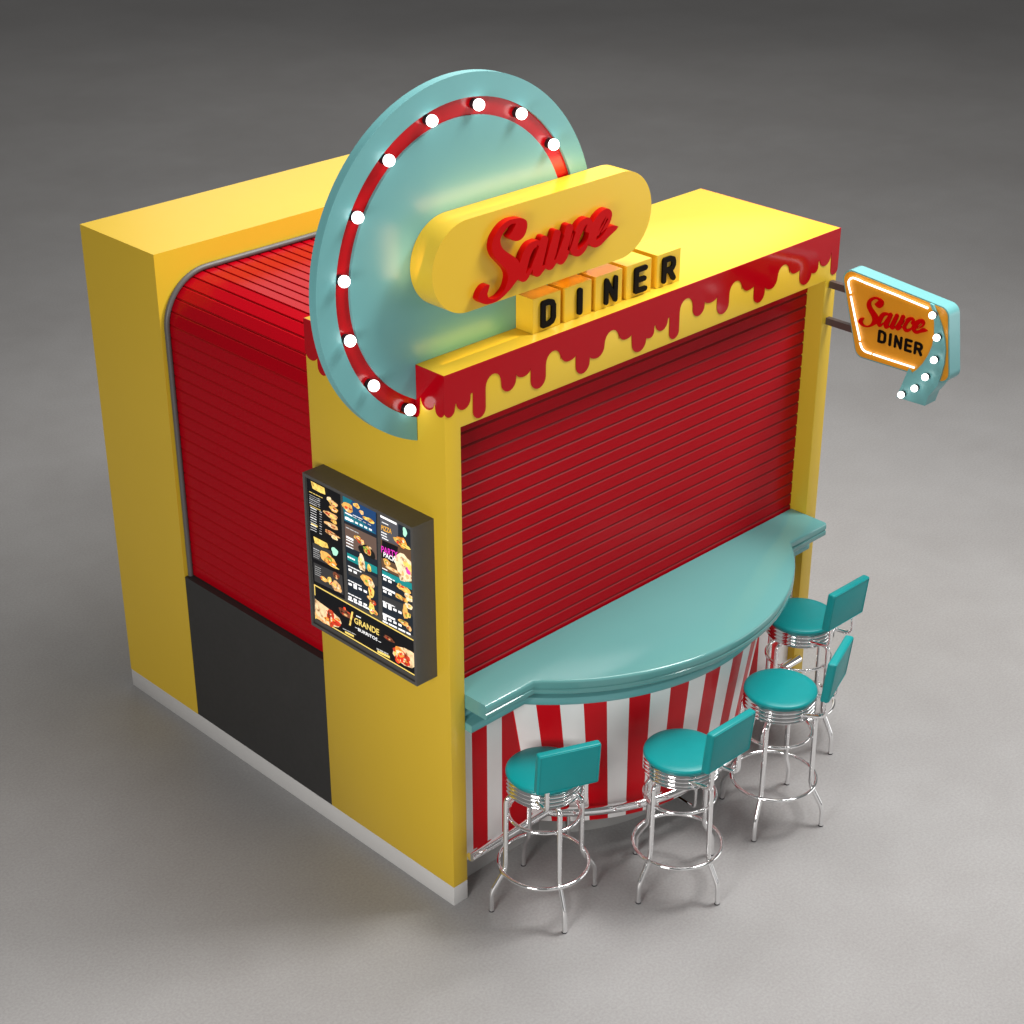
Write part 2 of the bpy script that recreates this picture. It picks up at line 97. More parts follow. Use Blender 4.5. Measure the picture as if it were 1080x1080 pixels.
# chrome
m, nt, b = new_mat('chrome'); setc(b, 'Base Color', (.95, .95, .955, 1)); setc(b, 'Metallic', 1); setc(b, 'Roughness', .07)
nz = nt.nodes.new('ShaderNodeTexNoise'); nz.inputs['Scale'].default_value = 30
mr = nt.nodes.new('ShaderNodeMapRange'); mr.inputs['To Min'].default_value = .05; mr.inputs['To Max'].default_value = .12
nt.links.new(nz.outputs['Fac'], mr.inputs['Value']); nt.links.new(mr.outputs['Result'], b.inputs['Roughness']); M['chrome'] = m
# striped panel: stripes by angle on the bow, by x on the flat ends (chosen per material slot)
M['stripe_red'] = paint('stripe_red', (.60, .0015, .008), .34, .03, 7, spec=.22)
M['stripe_white'] = paint('stripe_white', (.85, .845, .84), .36, .03, 7, spec=.4)
# floor
m, nt, b = new_mat('studio_floor'); N = nt.nodes; L = nt.links
tc = N.new('ShaderNodeTexCoord')
def noise(sc_, det, w=None):
    n = N.new('ShaderNodeTexNoise'); n.inputs['Scale'].default_value = sc_; n.inputs['Detail'].default_value = det
    L.new(tc.outputs['Object'], n.inputs['Vector']); return n
n1 = noise(.55, 4); n2 = noise(3.5, 8); n3 = noise(70, 5)
r1 = N.new('ShaderNodeValToRGB'); e = r1.color_ramp.elements; e[0].position = .38; e[1].position = .64
e[0].color = (.332, .326, .327, 1); e[1].color = (.362, .358, .360, 1); L.new(n1.outputs['Fac'], r1.inputs['Fac'])
r2 = N.new('ShaderNodeValToRGB'); e = r2.color_ramp.elements; e[0].position = .35; e[1].position = .7
e[0].color = (.972, .968, .965, 1); e[1].color = (1.015, 1.015, 1.015, 1); L.new(n2.outputs['Fac'], r2.inputs['Fac'])
mu = N.new('ShaderNodeMix'); mu.data_type = 'RGBA'; mu.blend_type = 'MULTIPLY'; mu.inputs['Factor'].default_value = 1
L.new(r1.outputs['Color'], mu.inputs['A']); L.new(r2.outputs['Color'], mu.inputs['B'])
r3 = N.new('ShaderNodeValToRGB'); e = r3.color_ramp.elements; e[0].position = .3; e[1].position = .7
e[0].color = (.90, .895, .89, 1); e[1].color = (1.08, 1.08, 1.08, 1); L.new(n3.outputs['Fac'], r3.inputs['Fac'])
mv = N.new('ShaderNodeMix'); mv.data_type = 'RGBA'; mv.blend_type = 'MULTIPLY'; mv.inputs['Factor'].default_value = 1
L.new(mu.outputs['Result'], mv.inputs['A']); L.new(r3.outputs['Color'], mv.inputs['B']); L.new(mv.outputs['Result'], b.inputs['Base Color'])
mr = N.new('ShaderNodeMapRange'); mr.inputs['To Min'].default_value = .40; mr.inputs['To Max'].default_value = .50
L.new(n2.outputs['Fac'], mr.inputs['Value']); L.new(mr.outputs['Result'], b.inputs['Roughness']); setc(b, 'Specular IOR Level', .3)
M['floor'] = m
# menu films
DC = dict(black=(.006, .006, .007), dark=(.012, .017, .024), navy=(.012, .045, .13), tealdark=(.01, .12, .16), wood=(.11, .07, .055), tealband=(.01, .20, .20),
          grey=(.07, .07, .08), greyd=(.035, .034, .034), brown=(.10, .055, .03), white=(.85, .85, .85), greyl=(.40, .40, .40), gold=(.75, .55, .14))
for k, v in DC.items(): M['d_' + k] = display('menu_' + k, v)
FC = dict(cream=(.75, .60, .38), tan=(.62, .36, .15), bun=(.66, .36, .09), salsa=(.48, .05, .02), mint=(.36, .68, .52), orange=(.72, .26, .04), yellow=(.75, .52, .12),
          brown=(.16, .05, .025), blackb=(.01, .01, .01), green=(.18, .30, .04), pink=(.62, .05, .36), tortilla=(.70, .50, .28), tomato=(.58, .035, .015))
for k, v in FC.items(): M['f_' + k] = display('menu_food_' + k, v, var=1 if k not in ('mint', 'blackb') else 0)

# ------------------------------------------------------------------ mesh helpers
def finish(name, bm, mats, parent=None, smooth=35, recalc=True, bevel=0.0):
    if bevel:
        es = [e for e in bm.edges if len(e.link_faces) == 2 and e.calc_face_angle(0) > .6]
        bmesh.ops.bevel(bm, geom=es, offset=bevel, segments=2, profile=.5, affect='EDGES', clamp_overlap=True)
    if recalc: bmesh.ops.recalc_face_normals(bm, faces=bm.faces)
    if smooth:
        th = radians(smooth)
        for f in bm.faces: f.smooth = True
        for e in bm.edges:
            e.smooth = len(e.link_faces) == 2 and e.calc_face_angle(4) < th
    me = bpy.data.meshes.new(name); bm.to_mesh(me); bm.free()
    for m in (mats if isinstance(mats, (list, tuple)) else [mats]): me.materials.append(m)
    o = bpy.data.objects.new(name, me); COL.objects.link(o)
    if parent is not None: put(o, parent)
    return o

def put(o, parent):
    o.parent = parent
    o.matrix_parent_inverse = world(parent).inverted()

def world(o):
    m = Matrix.LocRotScale(o.location, o.rotation_euler, o.scale)
    return world(o.parent) @ o.matrix_parent_inverse @ m if o.parent else m

def thing(name, label, cat, loc=(0, 0, 0), rz=0, group=None):
    o = bpy.data.objects.new(name, None); o.empty_display_size = .1; COL.objects.link(o)
    o.location = loc; o.rotation_euler = (0, 0, rz)
    o['label'] = label; o['category'] = cat
    if group: o['group'] = group
    return o

def box(bm, x0, x1, y0, y1, z0, z1, mi=0):
    v = [bm.verts.new(p) for p in ((x0, y0, z0), (x1, y0, z0), (x1, y1, z0), (x0, y1, z0), (x0, y0, z1), (x1, y0, z1), (x1, y1, z1), (x0, y1, z1))]
    for q in ((0, 3, 2, 1), (4, 5, 6, 7), (0, 1, 5, 4), (1, 2, 6, 5), (2, 3, 7, 6), (3, 0, 4, 7)):
        f = bm.faces.new([v[i] for i in q]); f.material_index = mi
    return v

def prism(bm, loops, fn, w0, w1, mi=0):
    """2D outlines (outer edges + holes) swept from w0 to w1; fn(u, v, w) -> xyz"""
    cu = bpy.data.curves.new('outline', 'CURVE'); cu.dimensions = '2D'; cu.fill_mode = 'BOTH'; cu.extrude = .5
    for l in loops:
        sp_ = cu.splines.new('POLY'); sp_.points.add(len(l) - 1); sp_.use_cyclic_u = True
        for p, q in zip(sp_.points, l): p.co = (q[0], q[1], 0, 1)
    ob = bpy.data.objects.new('outline', cu); COL.objects.link(ob); bpy.context.view_layer.update()
    me = ob.evaluated_get(bpy.context.evaluated_depsgraph_get()).to_mesh()
    V = [bm.verts.new(fn(v.co.x, v.co.y, w0 if v.co.z < 0 else w1)) for v in me.vertices]
    for p in me.polygons:
        try: f = bm.faces.new([V[i] for i in p.vertices]); f.material_index = mi
        except ValueError: pass
    bmesh.ops.remove_doubles(bm, verts=V, dist=1e-6)
    bpy.data.objects.remove(ob); bpy.data.curves.remove(cu)

XZ = lambda u, v, w: (u, w, v)      # profile in the x-z plane, depth along y
YZL = lambda u, v, w: (w, u, v)     # profile in the y-z plane, depth along x

def tube(bm, pts, r, n=10, closed=False, caps=True, mi=0):
    P = [Vector(p) for p in pts]; rings = []; m_ = len(P); up = None
    for i in range(m_):
        a = P[(i - 1) % m_] if (closed or i > 0) else P[i]; c = P[(i + 1) % m_] if (closed or i < m_ - 1) else P[i]
        t = (c - a).normalized()
        if up is None:
            up = Vector((0, 0, 1)) if abs(t.z) < .9 else Vector((1, 0, 0))
        s = (up - t * up.dot(t)).normalized(); up = s; q = t.cross(s)
        k = 1.0
        if 0 < i < m_ - 1 or closed:
            d1 = (P[i] - a).normalized(); k = 1 / max(.6, d1.dot(t))
        rings.append([bm.verts.new(P[i] + (s * cos(2 * pi * j / n) + q * sin(2 * pi * j / n)) * r) for j in range(n)])
    R = range(m_ if closed else m_ - 1)
    for i in R:
        A, B = rings[i], rings[(i + 1) % m_]
        for j in range(n):
            f = bm.faces.new((A[j], A[(j + 1) % n], B[(j + 1) % n], B[j])); f.material_index = mi
    if caps and not closed:
        for rg in (rings[0], rings[-1]):
            f = bm.faces.new(rg); f.material_index = mi

def rounded(pts, r, n=6):
    """polyline corners replaced by small arcs (3D); pts open"""
    P = [Vector(p) for p in pts]; o = [P[0]]
    for i in range(1, len(P) - 1):
        a = (P[i - 1] - P[i]); b_ = (P[i + 1] - P[i]); la, lb = a.length, b_.length; k = min(r, la * .49, lb * .49)
        p0 = P[i] + a.normalized() * k; p2 = P[i] + b_.normalized() * k
        for j in range(n + 1):
            t = j / n; o.append(p0 * (1 - t) ** 2 + P[i] * 2 * t * (1 - t) + p2 * t * t)
    o.append(P[-1]); return o

def rounded_loop(pts, r, n=7):
    P = [Vector((p[0], p[1], 0)) for p in pts]; o = []; m_ = len(P)
    for i in range(m_):
        a = (P[i - 1] - P[i]); b_ = (P[(i + 1) % m_] - P[i]); k = r / max(.2, math.tan(a.angle(b_) / 2)); k = min(k, a.length * .45, b_.length * .45)
        p0 = P[i] + a.normalized() * k; p2 = P[i] + b_.normalized() * k
        c = P[i] + (a.normalized() + b_.normalized()).normalized() * (k / cos(a.angle(b_) / 2))
        a0 = atan2(p0.y - c.y, p0.x - c.x); a1 = atan2(p2.y - c.y, p2.x - c.x); d = (a1 - a0 + pi) % (2 * pi) - pi; R = (p0 - c).length
        for j in range(n + 1):
            o.append((c.x + R * cos(a0 + d * j / n), c.y + R * sin(a0 + d * j / n)))
    return o

def lathe(bm, prof, n=48, mi=0, c=(0, 0)):
    rings = []
    for r, z in prof:
        if r < 1e-6: rings.append([bm.verts.new((c[0], c[1], z))])
        else: rings.append([bm.verts.new((c[0] + r * cos(2 * pi * j / n), c[1] + r * sin(2 * pi * j / n), z)) for j in range(n)])
    for A, B in zip(rings[:-1], rings[1:]):
        for j in range(n):
            q = []
            for v in (A[j % len(A)], A[(j + 1) % len(A)], B[(j + 1) % len(B)], B[j % len(B)]):
                if v not in q: q.append(v)
            if len(q) > 2: f = bm.faces.new(q); f.material_index = mi

def sphere(bm, c, r, mi=0):
    ret = bmesh.ops.create_uvsphere(bm, u_segments=20, v_segments=12, radius=r, matrix=Matrix.Translation(c))
    for v in ret['verts']:
        for f in v.link_faces: f.material_index = mi

def axis_cyl(bm, p0, p1, r, n=18, mi=0): tube(bm, [p0, p1], r, n, mi=mi)

# ------------------------------------------------------------------ dimensions
W, D, H = 3.0, 3.03, 3.07
ZP, ZB = 0.1214, 2.78
YF, YR = 1.02, 2.308           # back of front frame, front of rear frame

# ------------------------------------------------------------------ floor
bm = bmesh.new(); S_ = 140
bm.faces.new([bm.verts.new(p) for p in ((-S_, -S_, 0), (S_, -S_, 0), (S_, S_, 0), (-S_, S_, 0))])
fl = finish('floor', bm, M['floor'], smooth=0, recalc=False); fl['kind'] = 'structure'

# ------------------------------------------------------------------ kiosk
kiosk = thing('food_kiosk', 'big yellow cube food kiosk with closed red roller shutters and dripping red sauce edge', 'kiosk')
bm = bmesh.new()
U = [(0, 0), (0, D), (W, D), (W, 0), (W - .1, 0), (W - .1, D - .12), (.1, D - .12), (.1, 0)]
prism(bm, [U], lambda u, v, w: (u, v, w), 0, ZP); finish('plinth', bm, M['plinth'], kiosk, bevel=.003)
bm = bmesh.new()
prism(bm, [[(0, ZP), (0, H), (W, H), (W, ZP), (W - .1, ZP), (W - .1, ZB), (.1, ZB), (.1, ZP)]], XZ, 0, YF)
finish('front_frame', bm, M['yellow'], kiosk, bevel=.004)
bm = bmesh.new(); box(bm, 0, W, YR, D, ZP, H); finish('rear_frame', bm, M['yellow'], kiosk, bevel=.004)

def slats(path_pts, pitch=.075, d=.008):
    """walk a 2D path; return it with a slat profile pushed outwards"""
    P = [Vector((p[0], p[1], 0)) for p in path_pts]; cum = [0]
    for a, b_ in zip(P[:-1], P[1:]): cum.append(cum[-1] + (b_ - a).length)
    def at(s):
        s = min(max(s, 0), cum[-1]); i = 0
        while i < len(cum) - 2 and cum[i + 1] < s: i += 1
        t = (s - cum[i]) / (cum[i + 1] - cum[i]); a, b_ = P[i], P[i + 1]; dr = (b_ - a).normalized()
        return a.lerp(b_, t), Vector((-dr.y, dr.x, 0))
    out = []; s = 0
    while s < cum[-1] - .002:
        for ds, off in ((.0, 0), (.0015, d), (.0610, d), (.0690, d * .1), (.0696, 0), (.0745, 0)):
            if s + ds < cum[-1]:
                p, n = at(s + ds); q = p + n * off; out.append((q.x, q.y, 1 if ds in (.0610, .0690, .0696) else 0))
        s += pitch
    p, n = at(cum[-1]); out.append((p.x, p.y, 0)); return out
def arc2(cx, cz, r, a0, a1, n=14): return [(cx + r * cos(radians(a0 + (a1 - a0) * i / n)), cz + r * sin(radians(a0 + (a1 - a0) * i / n))) for i in range(n + 1)]
# side shutter: rises from the low side panel, rolls over the roof and down the far side
XS, ZT, RC = .055, 2.905, .27
path = [(XS, 1.09)] + arc2(XS + RC, ZT - RC, RC, 180, 90) + arc2(W - XS - RC, ZT - RC, RC, 90, 0) + [(W - XS, 1.09)]
sp = slats(path)
bm = bmesh.new()
for (a, b_) in zip(sp[:-1], sp[1:]):
    v = [bm.verts.new((a[0], YF + .001, a[1])), bm.verts.new((a[0], YR - .001, a[1])), bm.verts.new((b_[0], YR - .001, b_[1])), bm.verts.new((b_[0], YF + .001, b_[1]))]
    bm.faces.new(v).material_index = a[2]
bmesh.ops.remove_doubles(bm, verts=bm.verts, dist=1e-5)
finish('roof_shutter', bm, [M['slat'], M['slat_dark']], kiosk, smooth=30)
bm = bmesh.new()
tp = [(.034, 1.09)] + arc2(.032 + .29, 2.64, .29, 180, 90) + arc2(W - .322, 2.64, .29, 90, 0) + [(W - .034, 1.09)]
tube(bm, [(x, YR - .0155, z) for x, z in tp], .0155, 12); finish('shutter_trim', bm, M['trim'], kiosk)
for x0, x1 in ((.002, .06), (W - .06, W - .002)):
    bm = bmesh.new(); box(bm, x0, x1, YF + .001, YR - .001, ZP + .001, 1.086); finish('side_panel', bm, M['charcoal'], kiosk, bevel=.003)
# serving shutter at the front
fp = slats([(1.180, 0), (ZB - .002, 0)])
bm = bmesh.new()
for (a, b_) in zip(fp[:-1], fp[1:]):
    bm.faces.new([bm.verts.new(p) for p in ((.101, .125 - a[1], a[0]), (W - .101, .125 - a[1], a[0]), (W - .101, .125 - b_[1], b_[0]), (.101, .125 - b_[1], b_[0]))]).material_index = a[2]
bmesh.ops.remove_doubles(bm, verts=bm.verts, dist=1e-5)
finish('serving_shutter', bm, [M['slat'], M['joint']], kiosk, smooth=30)

def drip(fingers, x0, x1, top, first=None):
    """outline of a dripping edge; fingers = (xl, xr, tip, z of the gap after it)"""
    o = [(x0, top)]; gz = first if first else fingers[0][3]
    for i, (l, r, tip, gap) in enumerate(fingers):
        c = (l + r) / 2; h = (r - l) / 2
        yl = max(.01, min(h * 1.05, gz - tip)); yr = max(.01, min(h * 1.05, gap - tip)); n = 9
        for j in range(n + 1):
            a = pi + pi * j / n; ry = yl if j <= n / 2 else yr
            o.append((c + h * cos(a), tip + ry + ry * sin(a)))
        if i + 1 < len(fingers):
            l2 = fingers[i + 1][0]; w = l2 - r
            if w < .012: o.append(((r + l2) / 2, gap))
            else:
                cc = (r + l2) / 2; hh = w / 2; ry = min(hh * 1.15, .07)
                for j in range(n + 1):
                    a = pi - pi * j / n; o.append((cc + hh * cos(a), gap - ry + ry * sin(a)))
        gz = gap
    o.append((x1, top)); return o
FF = [(-.003, .062, 2.854, 2.912), (.073, .162, 2.866, 2.935), (.178, .259, 2.792, 2.990), (.362, .459, 2.870, 2.945), (.461, .557, 2.915, 2.945), (.559, .660, 2.823, 2.990),
      (.764, .868, 2.904, 2.923), (.870, .968, 2.809, 2.886), (.970, 1.074, 2.862, 2.980), (1.181, 1.271, 2.902, 2.914), (1.279, 1.385, 2.805, 2.858), (1.387, 1.445, 2.857, 2.916),
      (1.457, 1.549, 2.872, 2.930), (1.564, 1.640, 2.799, 2.998), (1.745, 1.839, 2.874, 2.944), (1.841, 1.939, 2.923, 2.944), (1.942, 2.040, 2.831, 2.990), (2.146, 2.248, 2.909, 2.923),
      (2.250, 2.344, 2.813, 2.893), (2.346, 2.450, 2.865, 2.978), (2.555, 2.648, 2.902, 2.915), (2.650, 2.758, 2.810, 2.868), (2.760, 2.816, 2.857, 2.920), (2.828, 2.928, 2.876, 2.945), (2.937, 3.003, 2.802, 2.9)]
SF = [(.001, .061, 2.854, 2.913), (.069, .160, 2.866, 2.912), (.172, .252, 2.796, 2.985), (.36, .46, 2.872, 2.94), (.47, .565, 2.915, 2.94), (.575, .66, 2.825, 2.985), (.76, .845, 2.9, 2.92), (.850, .926, 2.802, 2.89), (.928, 1.02, 2.858, 2.9)]
bm = bmesh.new()
prism(bm, [drip(FF, -.003, W + .003, H - .001, 2.93)], XZ, .0015, -.003)
sd = drip(SF, .0015, YF, H - .001, 2.93)
prism(bm, [sd], YZL, -.003, .0015); prism(bm, [sd], YZL, W + .003, W - .0015)
finish('sauce_drip', bm, M['drip'], kiosk, smooth=0)

# ------------------------------------------------------------------ bar counter
counter = thing('bar_counter', 'aqua topped bar counter bowing out over a red and white striped front', 'counter', (1.5, 0, 0))
CX, CY = 1.5, .8077
def outline(R, yf, x0, x1, n=56):
    hx = sqrt(max(1e-6, R * R - (CY - yf) ** 2)); a = asin(hx / R)
    o = [(x0, yf)]
    for i in range(n + 1):
        t = -a + 2 * a * i / n; o.append((CX + R * sin(t), CY - R * cos(t)))
    o.append((x1, yf)); return o
def loft(bm, layers, x0, x1, yb, mi=0):
    rows = []
    for z, R, yf in layers:
        rows.append([bm.verts.new((x, y, z)) for x, y in outline(R, yf, x0, x1)] + [bm.verts.new((x1, yb, z)), bm.verts.new((x0, yb, z))])
    for A, B in zip(rows[:-1], rows[1:]):
        n = len(A)
        for i in range(n):
            f = bm.faces.new((A[i], A[(i + 1) % n], B[(i + 1) % n], B[i])); f.material_index = mi
    bm.faces.new(rows[0]).material_index = mi; bm.faces.new(rows[-1]).material_index = mi
def prof(Z, base_R, base_y): return [(z, base_R - o, base_y + o) for z, o in Z]
bm = bmesh.new()
loft(bm, prof([(1.216, .007), (1.219, .002), (1.224, 0), (1.246, 0), (1.250, .006), (1.258, .006), (1.262, 0), (1.284, 0), (1.292, .002), (1.297, .006), (1.300, .013)], 1.433, -.155), .1015, W - .1015, .108)
finish('countertop', bm, M['aqua_top'], counter, smooth=50)
bm = bmesh.new()
loft(bm, prof([(1.083, .003), (1.086, 0), (1.124, 0), (1.128, .004), (1.1285, .050), (1.140, .075), (1.152, .062), (1.170, .055), (1.188, .062), (1.204, .080), (1.2155, .080)], 1.330, -.046), .1015, W - .1015, .108)
finish('counter_trim', bm, M['aqua'], counter, smooth=50)
# striped front: tapering bow between two flat ends
YP, PB, PT = .05, .2, 1.084
def bow(t, z):
    """point of the bowed front: the foot of the bow is a smaller circle set further forward"""
    f = (PT - z) / (PT - PB); R = 1.285 - .22 * f; c = CY - .12 * f
    return (CX + R * sin(t), c - R * cos(t), z)
bm = bmesh.new(); step = 5.62; K = 12; sub = 4
for i in range(-12 * sub, 12 * sub):
    t0, t1 = radians(step * i / sub), radians(step * (i + 1) / sub)
    mi = 0 if math.floor((i / sub) + .5) % 2 == 0 else 1
    for k in range(K):
        z0 = PB + (PT - PB) * k / K; z1 = PB + (PT - PB) * (k + 1) / K
        q = [bow(t0, z0), bow(t1, z0), bow(t1, z1), bow(t0, z1)]
        if min(p[1] for p in q) > YP + .05: continue
        f = bm.faces.new([bm.verts.new(p) for p in q]); f.material_index = mi
bmesh.ops.remove_doubles(bm, verts=bm.verts, dist=1e-5)
for s in (-1, 1):
    xs = [1.4, 1.31, 1.202, 1.094, .80]
    for k, (a, b_) in enumerate(zip(xs[:-1], xs[1:])):
        q = [(CX + s * a, YP, PB), (CX + s * b_, YP, PB), (CX + s * b_, YP, PT), (CX + s * a, YP, PT)]
        f = bm.faces.new([bm.verts.new(p) for p in q]); f.material_index = (1, 0, 1, 0)[k]
finish('striped_panel', bm, [M['stripe_red'], M['stripe_white']], counter, smooth=30, recalc=False)
bm = bmesh.new(); loft(bm, [(0.0, .995, .13), (.195, .995, .13), (.199, 1.0, .125)], .1015, W - .1015, .3)
finish('kick_base', bm, M['kick'], counter, smooth=40)
# chrome foot rail
RR, ZR, YRAIL, CR = 1.155, .330, -.065, .69
ha = asin(sqrt(RR * RR - (CR - YRAIL) ** 2) / RR)
ol = [(.062, YRAIL)] + [(CX + RR * sin(-ha + 2 * ha * i / 40), CR - RR * cos(-ha + 2 * ha * i / 40)) for i in range(41)] + [(2.86, YRAIL)]
rail_pts = [(x, y, ZR) for x, y in ol]
bm = bmesh.new(); tube(bm, rail_pts, .026, 16); rail = finish('foot_rail', bm, M['chrome'], counter, smooth=50)
for a in (-43, -4, 35):
    P_ = lambda r, z: (CX + r * sin(radians(a)), CR - r * cos(radians(a)), z)
    bm = bmesh.new(); tube(bm, rounded([P_(RR, ZR - .015), P_(RR, .15), P_(.86, .15)], .03, 6), .0105, 10)
    finish('rail_bracket', bm, M['chrome'], counter, smooth=60)

# ------------------------------------------------------------------ round marquee disc
disc = thing('round_sign', 'large round aqua marquee disc with red ring of white lit bulbs', 'round sign', (.304, .21, 2.68))
DX, DZ, R0 = .304, 3.494, .867
XL, ZL = -.0045, H + .0015
def arcpts(R, n=90):
    """disc outline cut where it meets the kiosk's corner; open arc from the roof (right) over the top to the side wall"""
    a0 = asin((ZL - DZ) / R); a1 = 2 * pi - math.acos((XL - DX) / R)
    a1 = a1 if a1 > 0 else a1 + 2 * pi
    return [(DX + R * cos(a0 + (a1 - a0) * i / n), DZ + R * sin(a0 + (a1 - a0) * i / n)) for i in range(n + 1)]
def sector(R): return arcpts(R) + [(XL, ZL)]
def band(Ra, Rb): return arcpts(Ra) + arcpts(Rb)[::-1]
bm = bmesh.new(); prism(bm, [sector(R0)], XZ, .2075, .2375); finish('back_plate', bm, M['aqua'], disc, smooth=30)
bm = bmesh.new(); prism(bm, [band(R0, .757)], XZ, .19, .207); finish('outer_rim', bm, M['aqua'], disc, smooth=30)
bm = bmesh.new(); prism(bm, [sector(.674)], XZ, .19, .207); finish('centre_face', bm, M['aqua'], disc, smooth=30)
bm = bmesh.new(); prism(bm, [band(.7565, .6745)], XZ, .2045, .207); finish('red_ring', bm, M['ring_red'], disc, smooth=30)
def bulb(parent, c, ax, r, back):
    """lamp globe with a dark socket behind; ax = outward axis"""
    c = Vector(c); ax = Vector(ax)
    bm = bmesh.new(); sphere(bm, c, r); o = finish('bulb', bm, M['bulb'], parent)
    bm = bmesh.new(); axis_cyl(bm, c - ax * back, c - ax * r * .35, r * .86); finish('socket', bm, M['socket'], o)
for k in range(16):
    a = radians(-120 - 22.5 * k); x, z = .297 + .7235 * cos(a), 3.495 + .7235 * sin(a)
    if x > -.02 and z < H + .04: continue
    bulb(disc, (x, .166, z), (0, -1, 0), .0272, .0385)

# ------------------------------------------------------------------ pill sign
pill = thing('pill_sign', 'thick yellow pill shaped sign with raised red Sauce script across the round disc', 'sign', (.706, .11, 3.32))
px0, px1, pz0, pz1 = -.022, 1.437, 3.318, 3.757; pr = (pz1 - pz0) / 2; pzc = (pz0 + pz1) / 2
st = [(px1 - pr + pr * cos(radians(t)), pzc + pr * sin(radians(t))) for t in range(-90, 91, 5)] + [(px0 + pr + pr * cos(radians(t)), pzc + pr * sin(radians(t))) for t in range(90, 271, 5)]
bm = bmesh.new(); prism(bm, [st], XZ, .04, .1885); finish('sign_body', bm, M['yellow_sign'], pill, smooth=30)
bm = bmesh.new(); prism(bm, SAUCE, XZ, .005, .0395); finish('script_lettering', bm, M['letter_red'], pill, smooth=30)

# ------------------------------------------------------------------ DINER letter blocks
BL = [('D', .645, .832, .1885, .692, .792), ('I', .862, 1.050, .1885, .944, .978), ('N', 1.081, 1.272, .1885, 1.137, 1.231), ('E', 1.306, 1.490, .262, 1.356, 1.452), ('R', 1.535, 1.714, .262, 1.568, 1.672)]
for ch, x0, x1, y1, lx0, lx1 in BL:
    side = {'D': 'at the left end of the row', 'I': 'between the D and N blocks', 'N': 'in the middle of the row', 'E': 'between the N and R blocks', 'R': 'at the right end of the row'}[ch]
    t = thing('letter_block', 'yellow cube with black letter %s, %s' % (ch, side), 'letter block', ((x0 + x1) / 2, .15, H), 0, 'letter blocks spelling DINER')
    bm = bmesh.new(); box(bm, x0, x1, .072, y1, H + .0015, H + .178); finish('block', bm, M['yellow_sign'], t, bevel=.006)
    sz = .139 / 1.25; gw = .25 if ch == 'I' else max(p[0] for p in GLYPH[ch][0]) + .125; sx = (lx1 - lx0) / gw
    LL = [[(lx0 + (u + .125) * sx, 3.0885 + (v + .125) * sz) for u, v in l] for l in GLYPH[ch]]
    bm = bmesh.new(); prism(bm, LL, XZ, .060, .0715); finish('letter', bm, M['black'], t, smooth=30)

# ------------------------------------------------------------------ blade sign
blade = thing('blade_sign', 'orange and aqua lit blade sign reading Sauce DINER with a bulb arrow', 'sign', (2.95, 0, 2.4))
SO = [(-.100, 2.892), (-.806, 2.830), (-.864, 2.416), (-.252, 2.402)]
def inset(poly, d):
    o = []; n = len(poly); P = [Vector((p[0], p[1])) for p in poly]
    cen = sum(P, Vector((0, 0))) / n
    for i in range(n):
        e1 = (P[i] - P[i - 1]).normalized(); e2 = (P[(i + 1) % n] - P[i]).normalized()
        n1 = Vector((-e1.y, e1.x)); n2 = Vector((-e2.y, e2.x))
        if n1.dot(cen - P[i]) < 0: n1, n2 = -n1, -n2
        b_ = (n1 + n2).normalized(); o.append(tuple(P[i] + b_ * d / max(.3, b_.dot(n1))))
    return o
bm = bmesh.new(); prism(bm, [rounded_loop(inset(SO, -.004), .058)], YZL, 2.9, 3.0); sb_ = finish('sign_box', bm, M['aqua'], blade, smooth=30)
for xa, xb in ((2.8965, 2.8995), (3.0005, 3.0035)):
    bm = bmesh.new(); prism(bm, [rounded_loop(inset(SO, .004), .052)], YZL, xa, xb); finish('sign_face', bm, M['orange'], blade, smooth=30)
SG = [[(p[0] * TA[0][0] + p[1] * TA[1][0] + TA[2][0], p[0] * TA[0][1] + p[1] * TA[1][1] + TA[2][1]) for p in l] for l in SAUCE]
bm = bmesh.new(); prism(bm, SG, YZL, 2.888, 2.896); finish('script_lettering', bm, M['letter_red'], blade, smooth=30)
for ch, a, b_ in (('D', -.385, -.440), ('I', -.458, -.475), ('N', -.493, -.545), ('E', -.561, -.611), ('R', -.623, -.679)):
    gw = .25 if ch == 'I' else max(p[0] for p in GLYPH[ch][0]) + .125; s = (b_ - a) / gw
    LL = [[(a + (u + .125) * s, 2.525 + (v + .125) * .0755 / 1.25) for u, v in l] for l in GLYPH[ch]]
    bm = bmesh.new(); prism(bm, LL, YZL, 2.891, 2.896); finish('letter', bm, M['black'], blade, smooth=30)
bm = bmesh.new()
for seg in NEON:
    P = rounded([(2.886, y, z) for y, z in seg], .02, 4) if len(seg) < 6 else [(2.886, y, z) for y, z in seg]
    tube(bm, P, .0052, 8)
finish('neon_tube', bm, M['neon'], blade)
bm = bmesh.new(); prism(bm, [ARROW], YZL, 2.884, 2.987); finish('arrow', bm, M['aqua'], blade, smooth=30)
for y, z in SBULB: bulb(blade, (2.856, y, z), (-1, 0, 0), .0195, .027)
for z, y1 in ((2.752, -.143), (2.531, -.215)):
    bm = bmesh.new(); box(bm, 2.934, 2.966, y1, -.0005 if z < 2.7 else -.0035, z - .02, z + .02); finish('mounting_bar', bm, M['bracket'], blade, bevel=.003)

